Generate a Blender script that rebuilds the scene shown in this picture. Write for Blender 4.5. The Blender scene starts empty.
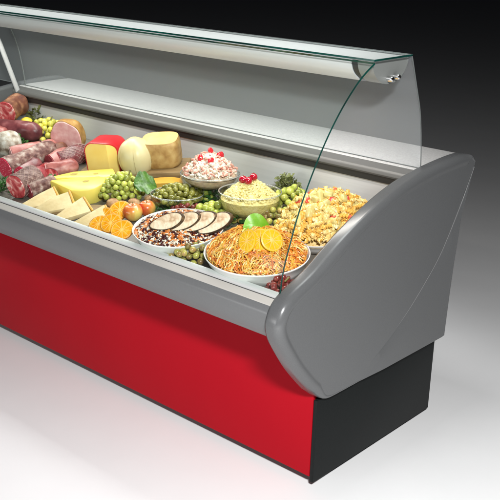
import bpy, bmesh, math, random
from mathutils import Vector, Matrix, Quaternion, noise

rnd = random.Random(7)
S = bpy.context.scene
COL = S.collection
PI = math.pi
SLOPE = math.atan(.12 / .66)          # the display deck rises towards the back
FACE = math.radians(41.7)             # yaw whose local x runs across the view

P = {  # where each thing stands in the display well (metres)
    'coppa0': (-2.158, 0.371, 0.850),
    'coppa1': (-2.124, 0.466, 0.867),
    'darkham0': (-2.134, 0.286, 0.790),
    'darkham1': (-1.853, 0.370, 0.800),
    'ygrapes': (-1.918, 0.424, 0.810),
    'lemon': (-2.112, 0.452, 0.795),
    'greenback': (-2.106, 0.530, 0.829),
    'parsley': (-1.923, 0.264, 0.781),
    'ham0': (-1.642, 0.319, 0.819),
    'ham1': (-1.640, 0.416, 0.836),
    'mouldball': (-1.832, 0.129, 0.771),
    'pinkend': (-1.997, 0.241, 0.776),
    'banded0': (-1.759, 0.122, 0.750),
    'banded1': (-1.685, 0.291, 0.781),
    'long0': (-1.654, 0.014, 0.735),
    'long1': (-1.648, 0.258, 0.775),
    'front0': (-1.435, -0.086, 0.717),
    'front1': (-1.430, -0.005, 0.732),
    'dome0': (-1.534, 0.192, 0.758),
    'dome1': (-1.517, 0.315, 0.780),
    'pale0': (-1.502, 0.111, 0.735),
    'pale1': (-1.432, 0.220, 0.755),
    'dark0': (-1.449, 0.024, 0.727),
    'piece0': (-1.396, -0.054, 0.703),
    'piece1': (-1.381, 0.054, 0.723),
    'redwax': (-1.312, 0.243, 0.802),
    'ball': (-1.181, 0.324, 0.817),
    'wheel': (-1.090, 0.369, 0.850),
    'board': (-1.112, 0.389, 0.773),
    'slab': (-0.993, 0.294, 0.756),
    'emm0': (-1.238, 0.031, 0.723),
    'emm1': (-1.296, 0.146, 0.739),
    'slice0': (-1.285, -0.071, 0.682),
    'slice1': (-1.196, -0.073, 0.681),
    'slice2': (-1.090, -0.073, 0.682),
    'slice3': (-0.973, -0.083, 0.680),
    'grapesA': (-1.058, 0.138, 0.748),
    'leafA': (-0.954, 0.155, 0.781),
    'or0': (-0.941, -0.063, 0.701),
    'or1': (-0.933, 0.009, 0.714),
    'or2': (-0.867, -0.089, 0.701),
    'or3': (-0.796, -0.100, 0.695),
    'appleA': (-0.868, 0.019, 0.719),
    'appleB': (-0.855, 0.075, 0.729),
    'nutA': (-1.024, 0.054, 0.712),
    'nutB': (-0.953, 0.094, 0.720),
    'nutC': (-0.926, 0.149, 0.730),
    'olives': (-0.807, 0.173, 0.754),
    'rice': (-0.517, -0.029, 0.737),
    'shrimp': (-0.766, 0.302, 0.788),
    'mash': (-0.529, 0.259, 0.785),
    'grapesB': (-0.638, 0.176, 0.745),
    'grapesC': (-0.442, 0.386, 0.793),
    'leafB': (-0.237, -0.032, 0.817),
    'carrot': (-0.222, -0.027, 0.738),
    'pasta': (-0.089, 0.154, 0.771),
    'redgrapes': (-0.075, -0.098, 0.695),
    'mixgrapes': (-0.469, -0.095, 0.695),
    'broccoli': (-0.524, 0.455, 0.816),
    'meat0': (-0.583, -0.094, 0.771),
    'meat1': (-0.536, -0.067, 0.776),
    'meat2': (-0.489, -0.040, 0.781),
    'citrus0': (-0.213, -0.108, 0.798),
    'citrus1': (-0.183, -0.083, 0.803),
    'citrus2': (-0.152, -0.065, 0.806),
    'herbA': (-0.793, 0.134, 0.727),
    'herbB': (-0.552, 0.213, 0.741),
    'herbC': (-1.568, -0.065, 0.691),
    'herbD': (-0.913, 0.188, 0.737),
    'meat3': (-0.442, -0.014, 0.782),
    'ex0': (-1.674, 0.183, 0.751),
    'ex1': (-1.657, 0.296, 0.772),
    'ex2': (-1.567, 0.035, 0.723),
    'ex3': (-1.601, 0.150, 0.744),
    'ex4': (-1.547, 0.161, 0.752),
    'ex5': (-1.536, 0.266, 0.771),
    'cut0': (-1.428, 0.011, 0.705),
    'cut1': (-1.453, 0.089, 0.719),
    'cut2': (-1.523, 0.122, 0.725),
    'board2': (-1.311, 0.292, 0.736),
    'grapesD': (-0.724, 0.137, 0.738),
    'grapesE': (-0.548, 0.208, 0.751),
    'board3': (-1.145, -0.053, 0.673),
    'or4': (-0.911, -0.107, 0.691),
    'grapesF': (-0.795, 0.274, 0.753),
    'grapesG': (-0.414, 0.266, 0.761),
    'herbE': (-0.758, 0.317, 0.740),
    'herbF': (-1.402, 0.069, 0.695),
}

# ------------------------------------------------------------------ helpers
class MB:
    """Collects shapes and links them as ONE mesh object."""
    def __init__(s):
        s.v, s.f, s.m = [], [], []

    def add(s, vs, fs, mi=0, M=None):
        o = len(s.v)
        s.v += [tuple(M @ Vector(p)) if M else tuple(p) for p in vs]
        for k, f in enumerate(fs):
            s.f.append([o + i for i in f])
            s.m.append(mi[k] if isinstance(mi, list) else mi)

    def rings(s, rings, mi=0, M=None, closed=True, cap0=False, cap1=False, capmi=None):
        n = len(rings[0]); vs = [p for r in rings for p in r]; fs = []
        for a in range(len(rings) - 1):
            for i in range(n if closed else n - 1):
                j = (i + 1) % n
                fs.append([a * n + i, a * n + j, (a + 1) * n + j, (a + 1) * n + i])
        ms = [mi] * len(fs)
        cm = mi if capmi is None else capmi
        if cap0: fs.append(list(range(n))[::-1]); ms.append(cm)
        if cap1: fs.append([(len(rings) - 1) * n + i for i in range(n)]); ms.append(cm)
        s.add(vs, fs, ms, M)

    def lathe(s, prof, n=32, mi=0, M=None, cap0=False, cap1=False, jit=0, fr=20, sx=1, sy=1, seed=0):
        rs = []
        for (r, z) in prof:
            ring = []
            for i in range(n):
                a = 2 * PI * i / n
                p = Vector((r * math.cos(a) * sx, r * math.sin(a) * sy, z))
                if jit:
                    k = noise.noise(p * fr + Vector((seed, 0, 0))) * jit
                    p += Vector((math.cos(a) * k, math.sin(a) * k, k * .5))
                ring.append(p)
            rs.append(ring)
        s.rings(rs, mi, M, True, cap0, cap1)

    def ball(s, r, M=None, mi=0, n=12, m=8, sx=1, sy=1, sz=1, jit=0, fr=10, seed=0):
        prof = [(max(1e-5, math.sin(PI * k / m)) * r, -math.cos(PI * k / m) * r * sz) for k in range(m + 1)]
        s.lathe(prof, n, mi, M, jit=jit, fr=fr, sx=sx, sy=sy, seed=seed)

    def tube(s, path, r, n=6, mi=0, M=None, caps=True):
        P = [Vector(p) for p in path]; rings = []
        up = Vector((0, 0, 1))
        for k, p in enumerate(P):
            t = (P[min(k + 1, len(P) - 1)] - P[max(k - 1, 0)]).normalized()
            a = t.cross(up)
            if a.length < 1e-3: a = t.cross(Vector((1, 0, 0)))
            a.normalize(); b = t.cross(a)
            rr = r[k] if isinstance(r, (list, tuple)) else r
            rings.append([p + a * (rr * math.cos(2 * PI * i / n)) + b * (rr * math.sin(2 * PI * i / n)) for i in range(n)])
        s.rings(rings, mi, M, True, caps, caps)

    def box(s, x0, x1, y0, y1, z0, z1, bev=0, mi=0, M=None, seg=2):
        bm = bmesh.new()
        bmesh.ops.create_cube(bm, size=1)
        for v in bm.verts:
            v.co = Vector(((x0 + x1) / 2 + v.co.x * (x1 - x0), (y0 + y1) / 2 + v.co.y * (y1 - y0), (z0 + z1) / 2 + v.co.z * (z1 - z0)))
        if bev: bmesh.ops.bevel(bm, geom=bm.edges[:] , offset=bev, segments=seg, profile=.5, affect='EDGES')
        bm.verts.index_update()
        s.add([v.co.copy() for v in bm.verts], [[v.index for v in f.verts] for f in bm.faces], mi, M)
        bm.free()

    def prism(s, outline, y0, y1, mi=0, M=None, edge_mi=None, bev=0):
        """outline in (x, z), pushed from y0 to y1, edges eased by bev"""
        n = len(outline); c = Vector((sum(p[0] for p in outline) / n, sum(p[1] for p in outline) / n))
        def ring(y, k): return [Vector((c.x + (p[0] - c.x) * k, y, c.y + (p[1] - c.y) * k)) for p in outline]
        size = max(abs(p[0] - c.x) + abs(p[1] - c.y) for p in outline)
        k = 1 - bev / size
        em = mi if edge_mi is None else edge_mi
        if bev: R = [ring(y0, k), ring(y0 + bev, 1), ring(y1 - bev, 1), ring(y1, k)]
        else: R = [ring(y0, 1), ring(y1, 1)]
        s.rings(R, em, M, True, True, True, capmi=mi)

    def extrude_x(s, prof, x0, x1, mi=0, closed=True, caps=True, capmi=None, nx=1):
        rs = [[Vector((x0 + (x1 - x0) * k / nx, y, z)) for (y, z) in prof] for k in range(nx + 1)]
        s.rings(rs, mi, None, closed, caps and closed, caps and closed, capmi)

    def build(s, name, mats, parent=None, angle=35, smooth=True):
        me = bpy.data.meshes.new(name)
        me.from_pydata(s.v, [], s.f)
        me.polygons.foreach_set('material_index', s.m)
        bm = bmesh.new(); bm.from_mesh(me)
        bmesh.ops.recalc_face_normals(bm, faces=bm.faces[:])
        bm.to_mesh(me); bm.free()
        for m in (mats if isinstance(mats, (list, tuple)) else [mats]): me.materials.append(m)
        if smooth:
            me.polygons.foreach_set('use_smooth', [True] * len(me.polygons))
            me.set_sharp_from_angle(angle=math.radians(angle))
        me.update()
        o = bpy.data.objects.new(name, me); COL.objects.link(o)
        if parent: o.parent = parent
        return o


def tag(o, label=None, cat=None, group=None, kind=None):
    for k, v in (('label', label), ('category', cat), ('group', group), ('kind', kind)):
        if v: o[k] = v
    return o


def empty(name, loc, label, cat, group=None, rot=None):
    o = bpy.data.objects.new(name, None); COL.objects.link(o)
    o.empty_display_size = .03
    o.location = loc
    if rot is not None:
        o.rotation_mode = 'QUATERNION'; o.rotation_quaternion = rot
    return tag(o, label, cat, group)


DECK_N = Vector((0, -math.sin(SLOPE), math.cos(SLOPE)))


def deck_z(x, y): return .65 + .12 / .66 * (y + .18)


def on_deck(name, yaw=0, tilt=True):
    """base point on the deck under a place, and the rotation of something standing there"""
    p = P[name]
    q = Quaternion((0, 0, 1), yaw)
    if tilt: q = Quaternion((1, 0, 0), SLOPE) @ q
    return Vector((p[0], p[1], deck_z(p[0], p[1]))), q


def lying(a, b, r, turn=0):
    """base point and rotation of a long thing lying from place a to place b"""
    A, B = Vector(P[a]), Vector(P[b])
    x = Matrix.Rotation(turn, 3, 'Z') @ (B - A).normalized(); z = (DECK_N - x * x.dot(DECK_N)).normalized(); y = z.cross(x)
    q = Matrix((x, y, z)).transposed().to_quaternion()
    return A - z * r, q, (B - A).length


def dup(o, parent):
    c = o.copy(); COL.objects.link(c); c.parent = parent
    return c


# ------------------------------------------------------------------ materials
def base_mat(name, col=(.5, .5, .5), rough=.5, metal=0, spec=.5, coat=0, sss=0, sssr=(.02, .01, .006)):
    m = bpy.data.materials.new(name); m.use_nodes = True
    b = m.node_tree.nodes['Principled BSDF']
    b.inputs['Base Color'].default_value = (*col, 1)
    b.inputs['Roughness'].default_value = rough
    b.inputs['Metallic'].default_value = metal
    b.inputs['Specular IOR Level'].default_value = spec
    b.inputs['Coat Weight'].default_value = coat
    if sss:
        b.inputs['Subsurface Weight'].default_value = sss
        b.inputs['Subsurface Radius'].default_value = sssr
        b.inputs['Subsurface Scale'].default_value = 1
    return m, m.node_tree, b


def mottled(name, stops, scale=20, rough=.5, detail=6, bump=0, bscale=None, stretch=(1, 1, 1), vary=0, tex='NOISE', dist=0, **kw):
    """colour ramp over noise (or voronoi) in object space, optional bump and per-object variation"""
    m, t, b = base_mat(name, stops[0][1], rough, **kw)
    N, L = t.nodes, t.links
    tc = N.new('ShaderNodeTexCoord'); mp = N.new('ShaderNodeMapping')
    mp.inputs['Scale'].default_value = stretch
    L.new(tc.outputs['Object'], mp.inputs['Vector'])
    if tex == 'NOISE':
        n = N.new('ShaderNodeTexNoise'); n.inputs['Scale'].default_value = scale; n.inputs['Detail'].default_value = detail
        n.inputs['Distortion'].default_value = dist
        out = n.outputs['Fac']
    else:
        n = N.new('ShaderNodeTexVoronoi'); n.inputs['Scale'].default_value = scale
        out = n.outputs['Distance']
    L.new(mp.outputs['Vector'], n.inputs['Vector'])
    r = N.new('ShaderNodeValToRGB'); el = r.color_ramp.elements
    while len(el) < len(stops): el.new(.5)
    for e, (p, c) in zip(el, stops): e.position = p; e.color = (*c, 1)
    L.new(out, r.inputs['Fac'])
    col = r.outputs['Color']
    if vary:
        oi = N.new('ShaderNodeObjectInfo'); h = N.new('ShaderNodeHueSaturation')
        mr = N.new('ShaderNodeMapRange'); mr.inputs['To Min'].default_value = 1 - vary; mr.inputs['To Max'].default_value = 1 + vary
        L.new(oi.outputs['Random'], mr.inputs['Value']); L.new(mr.outputs['Result'], h.inputs['Value'])
        L.new(col, h.inputs['Color']); col = h.outputs['Color']
    L.new(col, b.inputs['Base Color'])
    if bump:
        n2 = N.new('ShaderNodeTexNoise'); n2.inputs['Scale'].default_value = bscale or scale * 2; n2.inputs['Detail'].default_value = 4
        L.new(mp.outputs['Vector'], n2.inputs['Vector'])
        bp = N.new('ShaderNodeBump'); bp.inputs['Strength'].default_value = bump; bp.inputs['Distance'].default_value = .004
        L.new(n2.outputs['Fac'], bp.inputs['Height']); L.new(bp.outputs['Normal'], b.inputs['Normal'])
    return m


def glass_mat(name, tint=(.96, .985, .975), haze=0, haze_col=(.8, .8, .8), gloss=1.0, ior=1.5):
    m = bpy.data.materials.new(name); m.use_nodes = True
    t = m.node_tree; N, L = t.nodes, t.links; N.clear()
    out = N.new('ShaderNodeOutputMaterial')
    tr = N.new('ShaderNodeBsdfTransparent'); tr.inputs['Color'].default_value = (*tint, 1)
    gl = N.new('ShaderNodeBsdfGlossy'); gl.inputs['Roughness'].default_value = .02
    fr = N.new('ShaderNodeFresnel'); fr.inputs['IOR'].default_value = ior
    ge = N.new('ShaderNodeNewGeometry'); mr = N.new('ShaderNodeMapRange')   # a thin pane reflects alike on both of its faces
    mr.inputs['To Min'].default_value = ior; mr.inputs['To Max'].default_value = 1 / ior
    L.new(ge.outputs['Backfacing'], mr.inputs['Value']); L.new(mr.outputs['Result'], fr.inputs['IOR'])
    mu = N.new('ShaderNodeMath'); mu.operation = 'MULTIPLY'; mu.inputs[1].default_value = gloss
    L.new(fr.outputs['Fac'], mu.inputs[0])
    src = tr.outputs['BSDF']
    if haze:
        df = N.new('ShaderNodeBsdfDiffuse'); df.inputs['Color'].default_value = (*haze_col, 1)
        mh = N.new('ShaderNodeMixShader'); mh.inputs['Fac'].default_value = haze
        L.new(src, mh.inputs[1]); L.new(df.outputs['BSDF'], mh.inputs[2]); src = mh.outputs['Shader']
    mx = N.new('ShaderNodeMixShader')
    L.new(mu.outputs['Value'], mx.inputs['Fac']); L.new(src, mx.inputs[1]); L.new(gl.outputs['BSDF'], mx.inputs[2])
    L.new(mx.outputs['Shader'], out.inputs['Surface'])
    return m


G = {}
G['glass'] = glass_mat('clear_glass', gloss=.22)
G['hazy_glass'] = glass_mat('hazy_glass', haze=.095, haze_col=(.75, .79, .815), gloss=.03, tint=(1, 1, 1))  # light of the pale studio backdrop put into the pane as diffuse haze
G['top_glass'] = glass_mat('top_glass', gloss=.15, tint=(.97, .99, .985))
G['pale_edge'] = base_mat('pale_glass_edge', (.16, .175, .17), .3)[0]
G['bowl_glass'] = glass_mat('bowl_glass', tint=(.975, .985, .98), gloss=.9)
G['bowl_rim'] = glass_mat('bowl_rim', tint=(.9, .93, .92), gloss=2.5, haze=.22)
G['glass_edge'] = mottled('green_glass_edge', [(.3, (.002, .022, .018)), (.7, (.006, .075, .058))], 6, .08, 2, spec=.8)
G['dark_grey'] = mottled('grey_satin_plastic', [(.3, (.092, .094, .096)), (.7, (.101, .103, .105))], 300, .25, 2, bump=.03, bscale=900)
G['bumper'] = mottled('grey_bumper_plastic', [(.3, (.118, .120, .122)), (.7, (.126, .128, .130))], 200, .28, 2, bump=.02, bscale=700)
G['rail'] = base_mat('white_rail', (.46, .46, .455), .3)[0]
G['strip'] = base_mat('cream_strip', (.40, .38, .35), .4)[0]
G['groove'] = base_mat('groove_dark', (.05, .05, .05), .6)[0]
G['red'] = mottled('red_sheet', [(.3, (.325, .0035, .0105)), (.7, (.34, .0042, .011))], 3, .4, 2, spec=.06)
G['black'] = mottled('black_plinth_sheet', [(.3, (.006, .0075, .0075)), (.7, (.009, .0105, .0105))], 250, .5, 3, bump=.03, bscale=800, spec=.12)
G['shelf'] = mottled('pale_worktop', [(.32, (.33, .325, .318)), (.5, (.385, .38, .37)), (.68, (.44, .432, .422))], 140, .42, 6)
G['lip'] = base_mat('shaded_lip', (.10, .098, .093), .4)[0]  # the lip's front-facing shade is put into this darker tone
G['slot'] = base_mat('slot_black', (.012, .012, .012), .4)[0]
G['steel'] = mottled('brushed_steel', [(.3, (.49, .492, .495)), (.7, (.53, .532, .535))], 3, .38, 4, stretch=(.3, 6, 40), metal=.35)
G['inner'] = mottled('well_liner', [(.3, (.13, .115, .095)), (.7, (.18, .16, .135))], 10, .35, 3)
G['alu'] = mottled('satin_aluminium', [(.3, (.60, .60, .61)), (.7, (.66, .66, .67))], 5, .4, 3, stretch=(.3, 10, 10), metal=.1)
G['white_metal'] = base_mat('white_canopy_top', (.50, .49, .485), .5)[0]
G['cap'] = base_mat('grey_end_cap', (.20, .21, .20), .4)[0]
G['collar'] = base_mat('dark_collar', (.03, .032, .032), .4)[0]
G['chrome'] = base_mat('bolt_chrome', (.8, .8, .8), .18, metal=1)[0]
G['seam'] = base_mat('seam_highlight', (.19, .19, .19), .4)[0]  # paler than the panel: the crease's edge highlight put into the colour
G['porcelain'] = base_mat('white_porcelain', (.74, .73, .70), .22, coat=.3)[0]
G['floor'] = mottled('white_floor', [(.3, (.79, .79, .79)), (.7, (.81, .81, .81))], 4, .9, 2, spec=.1)

F = {}   # food
F['grape'] = mottled('green_grape', [(.3, (.24, .29, .04)), (.55, (.40, .42, .08)), (.75, (.52, .48, .14))], 34, .22, 4, vary=.38, sss=.35, sssr=(.01, .012, .004))
F['ygrape'] = mottled('yellow_grape', [(.3, (.50, .46, .05)), (.7, (.66, .60, .14))], 30, .28, 3, vary=.22, sss=.35, sssr=(.01, .012, .004))
F['rgrape'] = mottled('red_grape', [(.3, (.10, .012, .012)), (.7, (.20, .04, .03))], 30, .2, 3, vary=.4, sss=.2)
F['mgrape'] = mottled('blushed_grape', [(.3, (.22, .25, .04)), (.55, (.36, .30, .08)), (.7, (.25, .10, .05))], 22, .25, 3, vary=.45, sss=.3)
F['olive'] = mottled('green_olive', [(.3, (.14, .135, .02)), (.7, (.27, .245, .05))], 40, .22, 3, vary=.35)
F['stem'] = base_mat('stem', (.16, .14, .04), .7)[0]
F['leaf'] = mottled('leaf_green', [(.3, (.03, .085, .012)), (.6, (.075, .17, .025)), (.8, (.17, .27, .07))], 40, .38, 6, bump=.6)
F['leaf_light'] = mottled('light_leaf', [(.3, (.12, .33, .01)), (.7, (.26, .50, .04))], 22, .35, 4, bump=.3)
F['herb'] = mottled('herb', [(.3, (.02, .07, .015)), (.7, (.07, .19, .04))], 60, .5, 4)
F['broc'] = mottled('dull_green', [(.3, (.07, .08, .02)), (.7, (.17, .18, .06))], 60, .6, 4)
F['mould'] = mottled('mouldy_casing', [(.38, (.09, .028, .025)), (.5, (.20, .095, .08)), (.6, (.31, .21, .18)), (.72, (.48, .41, .37))], 42, .65, 8, bump=.8, bscale=90)
F['white_mould'] = mottled('white_mould_casing', [(.34, (.14, .09, .06)), (.45, (.36, .30, .24)), (.60, (.56, .53, .48))], 30, .75, 8, bump=.6, bscale=70)
F['net_casing'] = mottled('netted_casing', [(.3, (.09, .035, .035)), (.5, (.20, .105, .095)), (.7, (.34, .23, .21))], 44, .6, 8, bump=.6)
F['dark_casing'] = mottled('dark_casing', [(.3, (.10, .022, .028)), (.5, (.19, .05, .055)), (.7, (.30, .11, .11))], 20, .35, 7, bump=.35)
F['pink_casing'] = mottled('pink_casing', [(.32, (.26, .065, .06)), (.5, (.40, .13, .115)), (.68, (.52, .26, .22))], 24, .4, 7, bump=.4)
F['peach_casing'] = mottled('peach_casing', [(.3, (.55, .24, .14)), (.7, (.68, .38, .26))], 16, .45, 5, bump=.2)
F['brown_skin'] = mottled('brown_skin', [(.3, (.10, .03, .02)), (.5, (.20, .075, .045)), (.65, (.36, .17, .09)), (.75, (.48, .28, .16))], 26, .5, 8, bump=.6)
F['gold_skin'] = mottled('golden_skin', [(.3, (.26, .12, .03)), (.6, (.46, .26, .07)), (.75, (.56, .36, .14))], 30, .5, 8, bump=.6)
F['cut_red'] = mottled('fat_flecked_cut', [(.0, (.86, .55, .53)), (.22, (.70, .16, .20)), (.36, (.50, .015, .05)), (.9, (.58, .025, .065))], 150, .3, tex='VORONOI')
F['cut_marbled'] = mottled('marbled_cut', [(.36, (.34, .025, .03)), (.48, (.52, .07, .075)), (.57, (.70, .28, .25)), (.66, (.80, .56, .50))], 26, .32, 6, dist=1.4)
F['cut_pink'] = mottled('pink_cut', [(.3, (.62, .28, .27)), (.55, (.72, .40, .38)), (.72, (.80, .55, .52))], 38, .35, 7)
F['cut_pale'] = mottled('pale_pink_cut', [(.3, (.62, .27, .27)), (.6, (.72, .42, .40)), (.75, (.78, .6, .56))], 60, .4, 6)
F['dark_meat'] = mottled('dark_red_meat', [(.35, (.20, .02, .03)), (.6, (.34, .06, .07)), (.75, (.55, .25, .22))], 40, .35, 6, bump=.2)
F['net'] = base_mat('white_netting', (.40, .27, .24), .8)[0]
F['band'] = base_mat('dark_band', (.10, .045, .03), .5)[0]
F['edam_wax'] = mottled('red_wax', [(.3, (.48, .012, .02)), (.7, (.58, .03, .035))], 12, .3, 3, coat=.2)
F['edam'] = mottled('yellow_cheese', [(.3, (.80, .56, .15)), (.7, (.85, .65, .22))], 14, .42, 5, bump=.1, sss=.15)
F['emmental'] = mottled('pale_yellow_cheese', [(.3, (.72, .55, .075)), (.7, (.80, .66, .15))], 9, .4, 5, bump=.12, sss=.15)
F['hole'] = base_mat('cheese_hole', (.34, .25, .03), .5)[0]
F['ivory'] = mottled('ivory_cheese', [(.3, (.56, .46, .23)), (.7, (.66, .58, .36))], 10, .38, 5, bump=.12, sss=.15)
F['string'] = base_mat('cheese_string', (.50, .40, .20), .8)[0]
F['wheel_rind'] = mottled('tan_rind', [(.3, (.30, .155, .045)), (.5, (.42, .25, .085)), (.7, (.52, .35, .14))], 30, .55, 8, bump=.45)
F['wheel_cut'] = mottled('wheel_top', [(.3, (.54, .37, .13)), (.7, (.64, .48, .21))], 18, .5, 5, bump=.15)
F['slice'] = mottled('cream_slice', [(.3, (.60, .44, .22)), (.7, (.72, .57, .33))], 30, .45, 6, bump=.25)
F['slice_rind'] = mottled('orange_rind', [(.3, (.58, .24, .025)), (.7, (.66, .36, .07))], 20, .5, 4)
F['slab'] = mottled('deep_yellow_cheese', [(.3, (.60, .30, .03)), (.7, (.68, .40, .07))], 12, .4, 4, bump=.1)
F['board'] = mottled('wooden_board', [(.3, (.17, .10, .04)), (.7, (.29, .19, .085))], 12, .55, 6, stretch=(1, 8, 8))
F['peel'] = mottled('orange_peel', [(.3, (.68, .22, .005)), (.7, (.74, .29, .01))], 90, .38, 3, bump=.3)
F['pith'] = base_mat('orange_pith', (.78, .46, .12), .6)[0]
F['pulp'] = mottled('orange_pulp', [(.3, (.70, .24, .005)), (.55, (.77, .32, .012)), (.75, (.82, .44, .05))], 75, .25, 5, bump=.5)
F['pulp_y'] = mottled('yellow_pulp', [(.3, (.74, .36, .006)), (.7, (.80, .48, .03))], 75, .25, 5, bump=.5)
F['peel_y'] = base_mat('yellow_peel', (.78, .42, .01), .38)[0]
F['lemon'] = mottled('lemon_peel', [(.3, (.74, .55, .03)), (.7, (.80, .64, .08))], 60, .4, 3, bump=.2)
F['apple'] = mottled('blushed_apple', [(.36, (.50, .03, .02)), (.5, (.66, .20, .04)), (.62, (.76, .55, .14))], 11, .28, 4, stretch=(1, 1, .5), coat=.3)
F['nut'] = mottled('beige_nut', [(.3, (.36, .18, .075)), (.7, (.52, .33, .17))], 40, .6, 6, bump=.6)
F['cream'] = mottled('creamy_salad', [(.3, (.50, .32, .22)), (.6, (.62, .48, .36))], 50, .4, 6, bump=.6)
F['shred_white'] = mottled('white_shred', [(.35, (.62, .50, .40)), (.6, (.72, .66, .56))], 60, .4, 4)
F['shrimp'] = mottled('shrimp_pink', [(.3, (.56, .17, .13)), (.5, (.66, .32, .25)), (.7, (.74, .50, .42))], 70, .35, 4)
F['redbit'] = base_mat('red_pepper', (.60, .02, .03), .25, coat=.3)[0]
F['mash'] = mottled('yellow_mash', [(.3, (.60, .46, .14)), (.7, (.70, .58, .25))], 50, .45, 7, bump=.9, bscale=120)
F['mash_bit'] = base_mat('mash_crumb', (.70, .58, .25), .45)[0]
F['cherry'] = base_mat('cherry_red', (.38, .006, .02), .12, coat=.6)[0]
F['rice'] = base_mat('rice_white', (.78, .70, .58), .45)[0]
F['bean'] = base_mat('dark_bean', (.06, .012, .012), .25)[0]
F['carrot_bit'] = mottled('carrot_shred', [(.3, (.56, .13, .02)), (.7, (.70, .26, .07))], 60, .38, 3)
F['salad_base'] = mottled('salad_base', [(.35, (.30, .06, .03)), (.6, (.50, .20, .09))], 50, .5, 6, bump=.8)
F['roast'] = mottled('roast_meat', [(.34, (.46, .26, .15)), (.46, (.70, .49, .33)), (.58, (.84, .69, .52)), (.7, (.66, .42, .30))], 26, .34, 9, bump=.4, bscale=90, dist=.8)
F['crust'] = mottled('roast_crust', [(.35, (.03, .016, .008)), (.6, (.10, .05, .02)), (.75, (.2, .12, .05))], 90, .6, 6, bump=.8)
F['shred_a'] = base_mat('orange_shred', (.68, .23, .022), .4)[0]
F['shred_b'] = base_mat('amber_shred', (.72, .38, .06), .4)[0]
F['shred_c'] = base_mat('straw_shred', (.74, .52, .17), .4)[0]
F['shred_d'] = base_mat('rust_shred', (.56, .14, .025), .4)[0]
F['carrot_base'] = mottled('carrot_base', [(.3, (.48, .18, .03)), (.7, (.64, .32, .08))], 60, .5, 5, bump=.6)
F['pasta_a'] = base_mat('pasta_cream', (.76, .55, .19), .36)[0]
F['pasta_b'] = base_mat('pasta_straw', (.78, .62, .27), .36)[0]
F['pasta_c'] = base_mat('pasta_amber', (.72, .42, .08), .36)[0]
F['pasta_base'] = mottled('pasta_base', [(.3, (.56, .36, .10)), (.7, (.74, .56, .24))], 60, .45, 6, bump=.8)
F['tomato'] = mottled('tomato_chunk', [(.3, (.52, .035, .02)), (.7, (.62, .12, .06))], 40, .28, 4)
F['cube'] = mottled('potato_cube', [(.3, (.46, .38, .11)), (.7, (.60, .50, .2))], 50, .4, 5, bump=.2)

# ------------------------------------------------------------------ floor
mb = MB(); mb.box(-40, 40, -40, 60, -.2, -.020)
tag(mb.build('floor', G['floor'], smooth=False), 'plain white studio floor fading to black at the back', 'floor', kind='structure')

# ------------------------------------------------------------------ the counter
counter = empty('display_counter', (0, 0, 0), 'red and grey refrigerated deli counter with a curved glass front', 'display counter')
XL = -2.28                       # inner face of the far end panel


def smooth_path(pts, seg=8):
    out = []
    n = len(pts)
    for i in range(n - 1):
        p0, p1, p2, p3 = (Vector(pts[max(i - 1, 0)]), Vector(pts[i]), Vector(pts[i + 1]), Vector(pts[min(i + 2, n - 1)]))
        for k in range(seg):
            t = k / seg
            out.append(.5 * ((2 * p1) + (p2 - p0) * t + (2 * p0 - 5 * p1 + 4 * p2 - p3) * t * t + (3 * p1 - p0 - 3 * p2 + p3) * t ** 3))
    out.append(Vector(pts[-1]))
    return out


FRONT_TOP = [(-.021, .3285), (-.055, .358), (-.130, .442), (-.192, .530), (-.217, .575), (-.225, .612), (-.217, .645), (-.193, .679), (-.145, .706), (-.046, .746),
             (.084, .817), (.224, .878), (.374, .925), (.530, .951), (.680, .964), (.775, .966), (.818, .957), (.838, .936)]
REAR = [(.838, .936), (.796, .830), (.767, .750), (.749, .64), (.737, .525), (.729, .40), (.724, .300)]


def panel_outline():
    a = smooth_path(FRONT_TOP, 6); b = smooth_path(REAR, 4)
    pts = [(p.x, p.y, .024 if k < len(a) - 9 else .008) for k, p in enumerate(a[:-1])]
    pts += [(p.x, p.y, .002) for p in b]
    pts += [(.52, .298, .004), (.25, .298, .004), (.12, .298, .004), (.065, .298, .005), (.042, .2985, .006), (.026, .3005, .008), (.013, .3045, .010), (.001, .3110, .013), (-.010, .3195, .016)]
    # ease the rounding radius along the outline
    n = len(pts); rr = [p[2] for p in pts]
    for _ in range(4): rr = [(rr[i - 1] + rr[i] * 2 + rr[(i + 1) % n]) / 4 for i in range(n)]
    return [(p[0], p[1], r) for p, r in zip(pts, rr)]


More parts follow.
